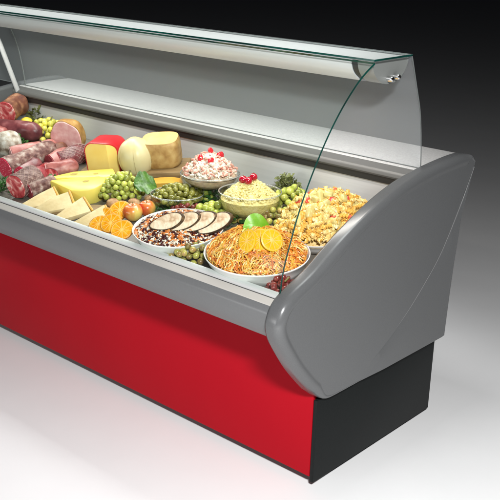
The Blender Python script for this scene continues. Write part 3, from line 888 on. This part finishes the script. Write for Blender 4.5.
def zspan(x):
    zs = []
    for i in range(n):
        a, b = ins[i], ins[(i + 1) % n]
        if (a.x - x) * (b.x - x) <= 0 and abs(a.x - b.x) > 1e-9: zs.append(a.z + (b.z - a.z) * (x - a.x) / (b.x - a.x))
    return min(zs), max(zs)
x0, x1 = min(v.x for v in ins) + 1e-4, max(v.x for v in ins) - 1e-4
cols = sorted([x0 + (x1 - x0) * (1 - math.cos(PI * k / 20)) / 2 for k in range(21)] + [.040])
mb.rings([[Vector((x, fy(x) + .0006, zspan(x)[0] + (zspan(x)[1] - zspan(x)[0]) * t)) for t in (0, .5, 1)] for x in cols], 0, None, False)
mb.build('cut_face', F['edam'], root, angle=20)

# ivory round cheese with string
base, q = on_deck('ball', FACE)
root = empty('round_cheese', base, 'round ivory cheese ball tied with thin string', 'cheese', None, q)
mb = MB(); rs = []
for k in range(19):
    t = k / 18; ph = PI * t; ring = []
    for i in range(48):
        a = 2 * PI * i / 48
        rr = .073 * math.sin(ph) ** .85 * (1 - .035 * math.exp(-((a * 3 / PI) % 1 - .5) ** 2 * 90)) if 0 < k < 18 else .0005
        ring.append(Vector((rr * math.cos(a), rr * math.sin(a) , .078 - .078 * math.cos(ph) + (.004 if t > .9 else 0))))
    rs.append(ring)
mb.rings(rs); mb.build('cheese', F['ivory'], root, angle=60)
mb = MB()
for j in range(3):
    a = PI * (j + .5) / 3
    mb.tube([(.0715 * math.sin(PI * k / 32 * 2) * math.cos(a), .0715 * math.sin(PI * k / 32 * 2) * math.sin(a), .078 - .0785 * math.cos(PI * k / 32 * 2)) for k in range(33)], .0013, 5)
mb.build('string', F['string'], root)

# board with the tan wheel, deep yellow slab in front
base, q = on_deck('board', FACE - .15)
mb = MB(); mb.box(-.105, .105, -.075, .085, 0, .03, .004); o = mb.build('cheese_board', F['board'])
o.location = base; o.rotation_mode = 'QUATERNION'; o.rotation_quaternion = q; tag(o, 'wooden board under the tan cheese wheel', 'board')
up = q @ Vector((0, 0, 1))
root = empty('tan_cheese', base + up * .0301 + (q @ Vector((.003, .015, 0))), 'tan rinded half wheel of cheese standing on the wooden board', 'cheese', None, q)
mb = MB()
def sq(a, e=.62): return math.copysign(abs(math.cos(a)) ** e, math.cos(a)), math.copysign(abs(math.sin(a)) ** e, math.sin(a))
pr = [(.2, 0), (.86, .001), (.97, .012), (1, .03), (1, .085), (.97, .104), (.92, .112)]
rs = [[Vector((.078 * k * sq(2 * PI * i / 48)[0], .058 * k * sq(2 * PI * i / 48)[1], z * 1.0 + sq(2 * PI * i / 48)[1] * z * .07)) for i in range(48)] for (k, z) in pr]
mb.rings(rs, 0, None, True, True, False); mb.build('rind', F['wheel_rind'], root, angle=50)
mb = MB(); rs = [[Vector((.078 * k * sq(2 * PI * i / 48)[0], .058 * k * sq(2 * PI * i / 48)[1], z + sq(2 * PI * i / 48)[1] * z * .07 * k)) for i in range(48)] for (k, z) in ((.925, .1121), (.6, .1135), (.05, .114))]
mb.rings(rs, 0, None, True, False, True); mb.build('top_cut', F['wheel_cut'], root)

base, q = on_deck('slab', FACE - .1)
mb = MB(); mb.prism([(-.06, 0), (.062, 0), (.062, .012), (.055, .022), (.02, .029), (-.03, .029), (-.06, .026)], -.03, .03, bev=.003); o = mb.build('cheese_slab', F['slab'])
o.location = base; o.rotation_mode = 'QUATERNION'; o.rotation_quaternion = q; tag(o, 'deep yellow cheese slab between wooden board and olive bowl', 'cheese')


def wedge(place, label, plan, H, yaw, holes, seed, slope=0):
    base, q = on_deck(place, yaw)
    root = empty('cheese_wedge', base, label, 'cheese', None, q)
    def ring(z, k):
        n = len(plan); c = Vector((sum(p[0] for p in plan) / n, sum(p[1] for p in plan) / n))
        return [Vector((c.x + (p[0] - c.x) * k, c.y + (p[1] - c.y) * k, z + (slope * p[0] if z > H * .5 else 0))) for p in plan]
    mb = MB(); mb.rings([ring(0, .98), ring(.003, 1), ring(H - .004, 1), ring(H - .001, .985), ring(H, .96), ring(H + .0004, .3)], 0, None, True, True, True)
    body = mb.build('cheese', F['emmental'], root, angle=45)
    mb = MB(); g = random.Random(seed)
    for (x, y, z, r_, ax) in holes:
        M = Matrix.Translation((x, y, z)) @ (Matrix.Rotation(PI / 2, 4, 'X') if ax == 'y' else Matrix.Identity(4))
        mb.lathe([(r_, .0006), (r_ * .9, .0008), (r_ * .6, .0002), (.0001, .0001)], 20, M=M, sx=1.2)
        mb.build('hole', F['hole'], body); mb = MB()
    return root

arc = [(.125 * math.cos(a) - .02, .075 * math.sin(a) + .012) for a in [math.radians(-62 + 124 * k / 12) for k in range(13)]]
wedge('emm1', 'thick pale yellow cheese wedge lying behind the other yellow wedge', [(-.125, -.004), (-.118, -.03), (.10, -.055), (.13, -.02), (.11, .035), (-.05, .03)], .05, FACE - .05, [(.02, -.0445, .026, .011, 'y'), (-.04, 0, .0505, .012, 'z'), (.05, -.01, .0505, .009, 'z')], 1)
wedge('emm0', 'pale yellow pointed cheese wedge nearest the cream cheese slices', [(-.085, .060), (-.088, .050), (.02, -.060), (.06, -.070), (.105, -.058), (.135, -.012), (.132, .045), (.105, .065)], .060, FACE - .05, [(.06, .02, .0606, .011, 'z')], 2)

sl_lab = ['cream cheese slice with orange rind, next to the netted salami', 'cream cheese slice overlapping the one by the netted salami',
          'cream cheese slice below the pointed yellow wedge', 'cream cheese slice touching the orange slices']
for k in range(4):
    base, q = on_deck('slice%d' % k, FACE + (.46, .36, .52, .44)[k]); ks = (1.0, 1.06, .94, 1.03)[k]; kw = (.92, 1.05, 1.0, .86)[k]
    q = q @ Quaternion((1, 0, 0), .34) @ Quaternion((0, 1, 0), -.16)
    root = empty('cheese_slice', base + Vector((0, 0, .018)), sl_lab[k], 'cheese slice', 'cream cheese slices along the rail', q)
    pl = [(-.094, .004), (-.092, -.014), (-.02, -.036), (.052, -.046), (.058, .040), (.0, .032)]
    def rg_(z, k2, a=0): return [Vector((x * k2 * ks, y * k2 * kw + .003 * math.sin(x * 60 + 2 * k), z + .0018 * math.sin(x * 45 + k * 1.7))) for (x, y) in pl]
    mb = MB(); mb.rings([rg_(0, .98), rg_(.002, 1), rg_(.016, 1), rg_(.018, .97)], 0, None, True, True, True)
    mb.build('cheese', F['slice'], root)
    mb = MB(); mb.box(.0545 * ks, .0635 * ks, -.045 * kw, .040 * kw, -.001, .0200, .003); mb.build('rind', F['slice_rind'], root)

# ------------------------------------------------------------------ fruit
bunch('grapesA', 'green grape bunch in front of the ivory round cheese', F['grape'], 95, .085, .070, .095, .0112, seed=21)
leaf('leafA', 'dark green lobed leaf lying over grapes beside olive bowl', .088, .046, FACE + .35, .15, .75, F['leaf'], lobes=3, seed=2, curl=.4)
orange_slice('or0', 'orange slice nearest the cream cheese slices', .040, FACE - .75, .80)
orange_slice('or1', 'orange slice at the back, touching the apples', .040, FACE - .25, .70)
orange_slice('or2', 'orange slice in the middle, overlapping two others', .040, FACE - .4, .72)
orange_slice('or3', 'orange slice resting on the front rail by the white rice dish', .040, FACE - .2, .72)
for nm, r_, lab, sd in (('appleA', .036, 'red and yellow apple just behind the rice dish', 1), ('appleB', .032, 'redder apple partly hidden behind the yellow red one', 2)):
    base, q = on_deck(nm, sd)
    root = empty('apple', base, lab, 'apple', 'apples behind the orange slices', q)
    mb = MB(); pr = []
    for k in range(17):
        a = PI * k / 16; rr = r_ * math.sin(a) * (1 + .10 * math.cos(a) * -1); z = r_ * .92 - r_ * .92 * math.cos(a)
        z -= .30 * r_ * math.exp(-(rr / (.3 * r_)) ** 2) * (1 if a > PI / 2 else -.4)
        pr.append((max(rr, .0003), z))
    mb.lathe(pr, 32); mb.build('skin', F['apple'], root, angle=80)
    mb = MB(); mb.tube([(0, 0, r_ * 1.5), (.002, 0, r_ * 1.75), (.005, .001, r_ * 2.05)], .0013, 6); mb.build('stalk', F['stem'], root)
for nm, lab in (('nutA', 'beige round nut beside the pointed yellow wedge'), ('nutB', 'beige nut between the grapes and the apples'), ('nutC', 'brownish nut against the olive bowl')):
    base, q = on_deck(nm)
    mb = MB(); mb.ball(.021, Matrix.Translation((0, 0, .018)), n=24, m=16, sx=1.2, sz=.88, jit=.0025, fr=70)
    mb.tube([(.0265 * math.cos(2 * PI * k / 24), .001, .018 + .0195 * math.sin(2 * PI * k / 24)) for k in range(25)], .0011, 5, caps=False)
    o = mb.build('nut', F['nut'], angle=80); o.location = base; o.rotation_euler = (0, .1, rnd.uniform(0, 3)); tag(o, lab, 'nut', 'nuts in front of the green grapes')

# ------------------------------------------------------------------ bowls
def level(name, dz=0):
    p = P[name]; return Vector((p[0], p[1], deck_z(p[0], p[1]) + dz))

# olives
R_ = .098
b0 = level('olives', -.006)
root = empty('olive_bowl', b0, 'shallow clear glass bowl heaped with green olives', 'bowl')
glass_bowl(root, R_, .062)
proto = None; g = random.Random(31)
pts = []
for _ in range(9000):
    d = math.sqrt(g.random()); a = g.uniform(0, 6.28); x, y = d * R_ * .86 * math.cos(a), d * R_ * .86 * math.sin(a)
    top = .050 + .042 * (1 - d ** 2.2)
    z = top if g.random() < .6 else g.uniform(.025 + .03 * d ** 3, top)
    v = Vector((x, y, z))
    if all((v - o).length > .0185 for o in pts): pts.append(v)
for v in pts:
    if proto is None:
        mb = MB(); mb.ball(.0105, n=14, m=10, sz=1.22); o = proto = mb.build('olive', F['olive'], angle=80)
    else: o = dup(proto, None)
    o.location = b0 + v; o.rotation_euler = (g.uniform(0, 3), g.uniform(0, 3), g.uniform(0, 3)); k = g.uniform(.9, 1.1); o.scale = (k, k, k)
    tag(o, 'green olive heaped in the shallow glass bowl', 'olive', 'olives in the glass bowl')

# shrimp salad
b0 = level('shrimp', -.004); Rb = .112
root = empty('salad_bowl', b0, 'footed clear glass bowl of creamy pink shrimp salad', 'bowl')
glass_bowl(root, Rb, .098, foot=True)
sal = empty('shrimp_salad', b0 + Vector((0, 0, .052)), 'creamy shrimp salad mounded in the footed glass bowl', 'salad')
mb = MB(); heap(mb, .100, .100, .070, p=1.7, z0=.040, jit=.016, fr=45)
mb.lathe([(.045, -.004), (.075, .008), (.093, .022), (.100, .038)], 40, cap0=True)
mb.build('cream', F['cream'], sal)
mb = MB(); strands(mb, 150, .098, .098, .070, .042, .016, .0022, 1, 1.7, 41, lift=.010, sides=5, curl=2.5); scatter(mb, 230, .096, .096, .07, .042, chunk(.0068), 1.7, 43, lift=.010); scatter(mb, 150, .096, .096, .07, .044, grain(.010, .006), 1.7, 44, lift=.008); mb.build('shreds', F['shred_white'], sal)
g = random.Random(5); proto = None
for k in range(84):
    d = .2 + .77 * g.random() ** .7; a = g.uniform(0, 6.28); x, y = d * .1 * math.cos(a), d * .1 * math.sin(a)
    if proto is None:
        mb = MB(); pts = []; rr = []
        for j in range(9):
            an = -.4 + 3.6 * j / 8; pts.append((.0085 * math.cos(an), .0085 * math.sin(an), 0)); rr.append(.0046 * (1 - .55 * j / 8))
        mb.tube(pts, rr, 8); o = proto = mb.build('shrimp', F['shrimp'], sal, angle=80)
    else: o = dup(proto, sal)
    o.location = (x, y, .053 + heap_z(x, y, .1, .1, .070, 1.7)); o.rotation_euler = (g.uniform(-1, 1), g.uniform(-1, 1), g.uniform(0, 6))
for k, (dx, dy, dz) in enumerate(((-.035, -.025, .0), (.000, .004, .006), (.004, -.045, -.002), (.032, -.012, .002), (.040, .006, .004))):
    mb = MB(); mb.ball(.0115, Matrix.Translation((0, 0, .008)) @ Matrix.Rotation(k, 4, 'X'), n=12, m=8, sx=.7, sz=1.25, jit=.003, fr=60, seed=k)
    o = mb.build('red_pepper_piece', F['redbit'], angle=70)
    rx = Matrix.Rotation(FACE, 3, 'Z') @ Vector((dx, dy, 0))
    o.location = b0 + Vector((rx.x, rx.y, .100 + dz + heap_z(dx, dy, .1, .1, .070, 1.7)))
    tag(o, 'bright red piece topping the shrimp salad', 'garnish', 'red pieces on the shrimp salad')

# yellow mash
b0 = level('mash', -.006); Rb = .112
root = empty('mash_bowl', b0, 'deep clear glass bowl filled with pale yellow mash', 'bowl')
glass_bowl(root, Rb, .095)
sal = empty('egg_mash', b0 + Vector((0, 0, .008)), 'pale yellow mash mounded in the deep glass bowl', 'salad')
mb = MB(); o_ = [(Rb * .925 * (.45 + .55 * math.sin(PI / 2 * k / 8)), .005 + (.064 - .005) * (1 - math.cos(PI / 2 * k / 8))) for k in range(0, 9)]
mb.lathe(o_, 48, cap0=True)
heap(mb, Rb * .925, Rb * .925, .066, p=1.35, z0=.064, jit=.014, fr=45, seed=3)
mb.build('mash', F['mash'], sal)
mb = MB(); scatter(mb, 1300, .098, .098, .066, .066, grain(.0042, .0032), 1.35, 6, lift=.005); scatter(mb, 130, .09, .09, .066, .067, chunk(.0055), 1.35, 8, lift=.006); mb.build('crumbs', F['mash_bit'], sal)
for k, (dx, dy, dz) in enumerate(((-.026, -.012, .0), (-.008, -.028, .0), (.010, -.006, .008))):
    c = empty('cherry', b0 + (Matrix.Rotation(FACE, 3, 'Z') @ Vector((dx, dy, .128 + dz))), ('glossy red cherry on the mash, nearest the shrimp salad', 'glossy red cherry on the mash, lowest of the three', 'glossy red cherry on the mash, highest of the three')[k], 'cherry', 'cherries on the mash')
    mb = MB(); mb.ball(.0145, Matrix.Translation((0, 0, .013)), n=20, m=14, sz=.95); mb.build('skin', F['cherry'], c, angle=80)
    mb = MB(); mb.tube([(0, 0, .026), (.001, 0, .030)], .001, 5); mb.build('stalk', F['stem'], c)

# rice and bean salad with roast slices
q = Quaternion((1, 0, 0), SLOPE); b0 = Vector((-.592, -.020, deck_z(0, -.020) + .001)); RR, HH, RY = .166, .055, .86
root = empty('white_dish', b0, 'round white dish holding rice and bean salad', 'dish', None, q); dish(root, RR, HH, ry=RY)
sal = empty('rice_salad', b0 + q @ Vector((0, 0, .025)), 'rice and dark bean salad with orange shreds in the white dish', 'salad', None, q)
rs_ = RR * .955; mb = MB(); heap(mb, rs_ * .97, rs_ * .97 * RY, .034, p=2.2, z0=.020, jit=.006); mb.build('salad_bed', F['salad_base'], sal)
mb = MB(); scatter(mb, 520, rs_, rs_ * RY, .036, .021, grain(.0078, .0026), 2.2, 51, lift=.007)
strands(mb, 260, rs_, rs_ * RY, .036, .022, .022, .0017, 1, 2.2, 55, lift=.006); mb.build('rice', F['rice'], sal)
mb = MB(); scatter(mb, 400, rs_, rs_ * RY, .036, .021, grain(.0085, .0055), 2.2, 52, lift=.006); mb.build('beans', F['bean'], sal)
mb = MB(); strands(mb, 420, rs_, rs_ * RY, .036, .021, .026, .0024, 1, 2.2, 53); scatter(mb, 70, rs_, rs_ * RY, .036, .022, chunk(.007), 2.2, 54); mb.build('carrot_shreds', F['carrot_bit'], sal)
ml = ['roast meat slice with dark crust, nearest the apples', 'roast meat slice with dark crust, second from the apples', 'roast meat slice with dark crust, third from the apples', 'roast meat slice with dark crust, nearest the shredded salad']
for k in range(4):
    qq = Quaternion((0, 0, 1), FACE - .46 + .07 * k) @ Quaternion((1, 0, 0), -.56 + .03 * k) @ Quaternion((0, 1, 0), -.44 - .05 * k)
    mt = empty('roast_slice', Vector(P['meat%d' % k]), ml[k], 'meat slice', 'roast slices on the rice salad', qq)
    ol = []
    for j in range(40):
        a = 2 * PI * j / 40; ol.append((.062 * math.cos(a) + .003 * math.sin(2 * a + k), .027 * math.copysign(abs(math.sin(a)) ** 1.1, math.sin(a)) * (1 + .18 * math.cos(a))))
    mb = MB(); mb.prism([(x * .985, z * .985) for x, z in ol], -.0004, .0215, bev=.0006); mb.build('meat', F['roast'], mt)
    mb = MB()
    rs = []
    for (kk, y) in ((.925, -.0003), (.94, -.0016), (.99, -.0014), (1.03, .003), (1.06, .010), (1.04, .018), (.95, .0225)):
        rs.append([Vector((x * kk + .001 * noise.noise(Vector((x * 200, z * 200, kk))), y, z * kk)) for x, z in ol])
    mb.rings(rs); mb.build('crust', F['crust'], mt)

# orange shred salad
q = Quaternion((1, 0, 0), SLOPE); b0 = Vector((-.242, -.020, deck_z(0, -.020) + .001)); RR, HH, RY = .180, .055, .82
root = empty('white_dish', b0, 'round white dish holding orange shredded salad', 'dish', None, q); dish(root, RR, HH, ry=RY)
sal = empty('shredded_salad', b0 + q @ Vector((0, 0, .025)), 'orange shredded carrot salad heaped in a white dish', 'salad', None, q)
rs_ = RR * .95; hh = .080; mb = MB(); heap(mb, rs_ * .98, rs_ * .98 * RY, hh, p=1.7, z0=.022, jit=.008); mb.build('salad_bed', F['carrot_base'], sal)
mb = MB(); strands(mb, 2900, rs_, rs_ * RY, hh, .025, .030, .0014, 4, 1.7, 61, lift=.012, curl=1.6, weights=(4, 3, 2, 3)); strands(mb, 380, rs_, rs_ * RY, hh, .027, .034, .0023, 4, 1.7, 62, lift=.012, curl=1.2, weights=(2, 4, 3, 1)); mb.build('shreds', [F['shred_a'], F['shred_b'], F['shred_c'], F['shred_d']], sal)
leaf('leafB', 'bright green leaf behind the yellow citrus slices', .090, .044, FACE + .25, .1, .95, F['leaf_light'], seed=4, wav=.05, curl=.5)
cl = ['thin yellow orange slice under the bright leaf', 'yellow orange slice fanned in the middle on the shredded salad', 'yellow orange slice fanned nearest the pasta salad']
for k, (yw, pt) in enumerate(((-.85, 1.2), (-.35, 1.1), (.45, 1.0))):
    orange_slice('citrus%d' % k, cl[k], .036, FACE + yw, pt, .4, 'pulp_y', 'peel_y', th=.006, name='orange_slice')

# pasta salad
Q2 = Quaternion((1, 0, 0), SLOPE)
b0 = Vector((-.188, .262, deck_z(0, .262) + .001)); PX, PY, ph = .144, .158, .092
root = empty('white_dish', b0, 'white dish under the pasta salad beside the grey end panel', 'dish', None, Q2)
dish(root, .144, .040, ry=PY / PX)
sal = empty('pasta_salad', b0 + Q2 @ Vector((0, 0, .02)), 'pale pasta salad with tomato chunks heaped against the end panel', 'salad', None, Q2)
mb = MB(); heap(mb, PX * .98, PY * .98, ph, p=2.2, z0=.016, jit=.010); mb.build('salad_bed', F['pasta_base'], sal)
mb = MB(); scatter(mb, 560, PX * 1.03, PY * 1.03, ph, .024, fusilli(.044, .0086), 2.2, 71, lift=.016); strands(mb, 220, PX, PY, ph, .030, .03, .0016, 3, 2.2, 77, lift=.016); mb.build('pasta', [F['pasta_a'], F['pasta_b'], F['pasta_c']], sal, angle=75)
def pieces(n, seed, name, mat, s_, dlo, dhi, parent, lift):
    g = random.Random(seed); proto = None
    for _ in range(n):
        d = g.uniform(dlo, dhi); a = g.uniform(0, 6.28); x, y = d * PX * math.cos(a), d * PY * math.sin(a)
        if proto is None:
            mb = MB(); mb.box(-s_, s_, -s_ * .8, s_ * .8, -s_ * .6, s_ * .6, s_ * .3); o = proto = mb.build(name, mat, parent, angle=80)
        else: o = dup(proto, parent)
        o.location = (x, y, .030 + heap_z(x, y, PX, PY, ph, 2.2) + g.uniform(0, lift)); o.rotation_euler = (g.uniform(-1, 1), g.uniform(-1, 1), g.uniform(0, 6)); k = g.uniform(.75, 1.3); o.scale = (k, k, k * g.uniform(.7, 1))
pieces(34, 81, 'tomato_piece', F['tomato'], .0145, .1, .95, sal, .012)
pieces(34, 82, 'potato_piece', F['cube'], .0165, .05, .95, sal, .012)

# remaining grapes
bunch('grapesB', 'green grapes between the two glass bowls, behind roast slices', F['grape'], 40, .085, .05, .055, .0125, seed=22)
bunch('grapesC', 'green grapes to the right of the mash bowl', F['grape'], 42, .065, .065, .075, .0125, seed=23)
bunch('redgrapes', 'dark red grape bunch low in the corner by the end panel', F['rgrape'], 46, .045, .05, .05, .0105, yaw=0, seed=24)
bunch('grapesD', 'dark purple grapes wedged between olive bowl and roast slices', F['rgrape'], 34, .07, .035, .045, .0105, seed=26)
bunch('grapesE', 'blushed grapes below the mash bowl beside the roast slices', F['mgrape'], 34, .07, .035, .045, .0110, seed=27)
bunch('grapesF', 'green grapes behind the olive bowl, below the shrimp bowl', F['grape'], 30, .05, .045, .055, .0112, seed=28)
bunch('grapesG', 'blushed grapes between the mash bowl and the pasta salad', F['mgrape'], 32, .06, .04, .05, .0112, seed=29)
herb('herbE', 'dark green herb tuft beneath the shrimp bowl by the olives', 150, .08, .045, .02, F['herb'], 'herb_tuft', 'herbs', 10)
herb('herbF', 'dark green herb tuft between the netted salami and the yellow wedges', 120, .05, .04, .018, F['herb'], 'herb_tuft', 'herbs', 12)
bunch('mixgrapes', 'small blushed grape bunch between the two white dishes at the rail', F['mgrape'], 60, .078, .045, .058, .0105, seed=25)

# ------------------------------------------------------------------ camera
cam = bpy.data.cameras.new('camera'); co = bpy.data.objects.new('camera', cam); COL.objects.link(co); S.camera = co
co.matrix_world = Matrix(((0.745818, -0.236128, 0.622896, 1.5414), (0.665586, 0.225680, -0.711382, -2.0976), (0.027402, 0.945152, 0.325480, 1.6827), (0, 0, 0, 1)))
cam.sensor_width = 36; cam.lens = 66.836
cam.clip_start = .05; cam.clip_end = 200

# ------------------------------------------------------------------ light
def area(name, loc, tgt, sx, sy, power, col=(1, 1, 1), spread=180):
    l = bpy.data.lights.new(name, 'AREA'); l.shape = 'RECTANGLE'; l.size = sx; l.size_y = sy; l.energy = power; l.color = col
    l.spread = math.radians(spread)
    o = bpy.data.objects.new(name, l); COL.objects.link(o); o.location = loc
    d = Vector(tgt) - Vector(loc); o.rotation_euler = d.to_track_quat('-Z', 'Y').to_euler()
    return o

w = bpy.data.worlds.new('World'); S.world = w; w.use_nodes = True
w.node_tree.nodes['Background'].inputs['Color'].default_value = (.8, .85, 1, 1)
w.node_tree.nodes['Background'].inputs['Strength'].default_value = .004
area('key_softbox', (1.90, -1.95, 2.60), (1.62, -1.72, 0), .38, .26, 265)
area('front_fill', (-1.7, -4.6, 1.15), (-1.5, 0, .55), 3.6, 1.1, 72)
area('canopy_lamp', (-1.17, .30, 1.235), (-1.17, .16, .70), 2.1, .06, 11, (1, .96, .89))
area('overhead_softbox', (-1.35, .42, 2.05), (-1.35, .40, 0), 2.6, .5, 11, spread=70)

S.view_settings.view_transform = 'Standard'; S.view_settings.look = 'None'; S.view_settings.exposure = 0; S.view_settings.gamma = 1
S.render.engine = 'CYCLES'
S.cycles.use_denoising = True
S.cycles.max_bounces = 10; S.cycles.transparent_max_bounces = 16; S.cycles.glossy_bounces = 5; S.cycles.diffuse_bounces = 4
S.cycles.caustics_reflective = False; S.cycles.caustics_refractive = False
S.cycles.sample_clamp_indirect = 4
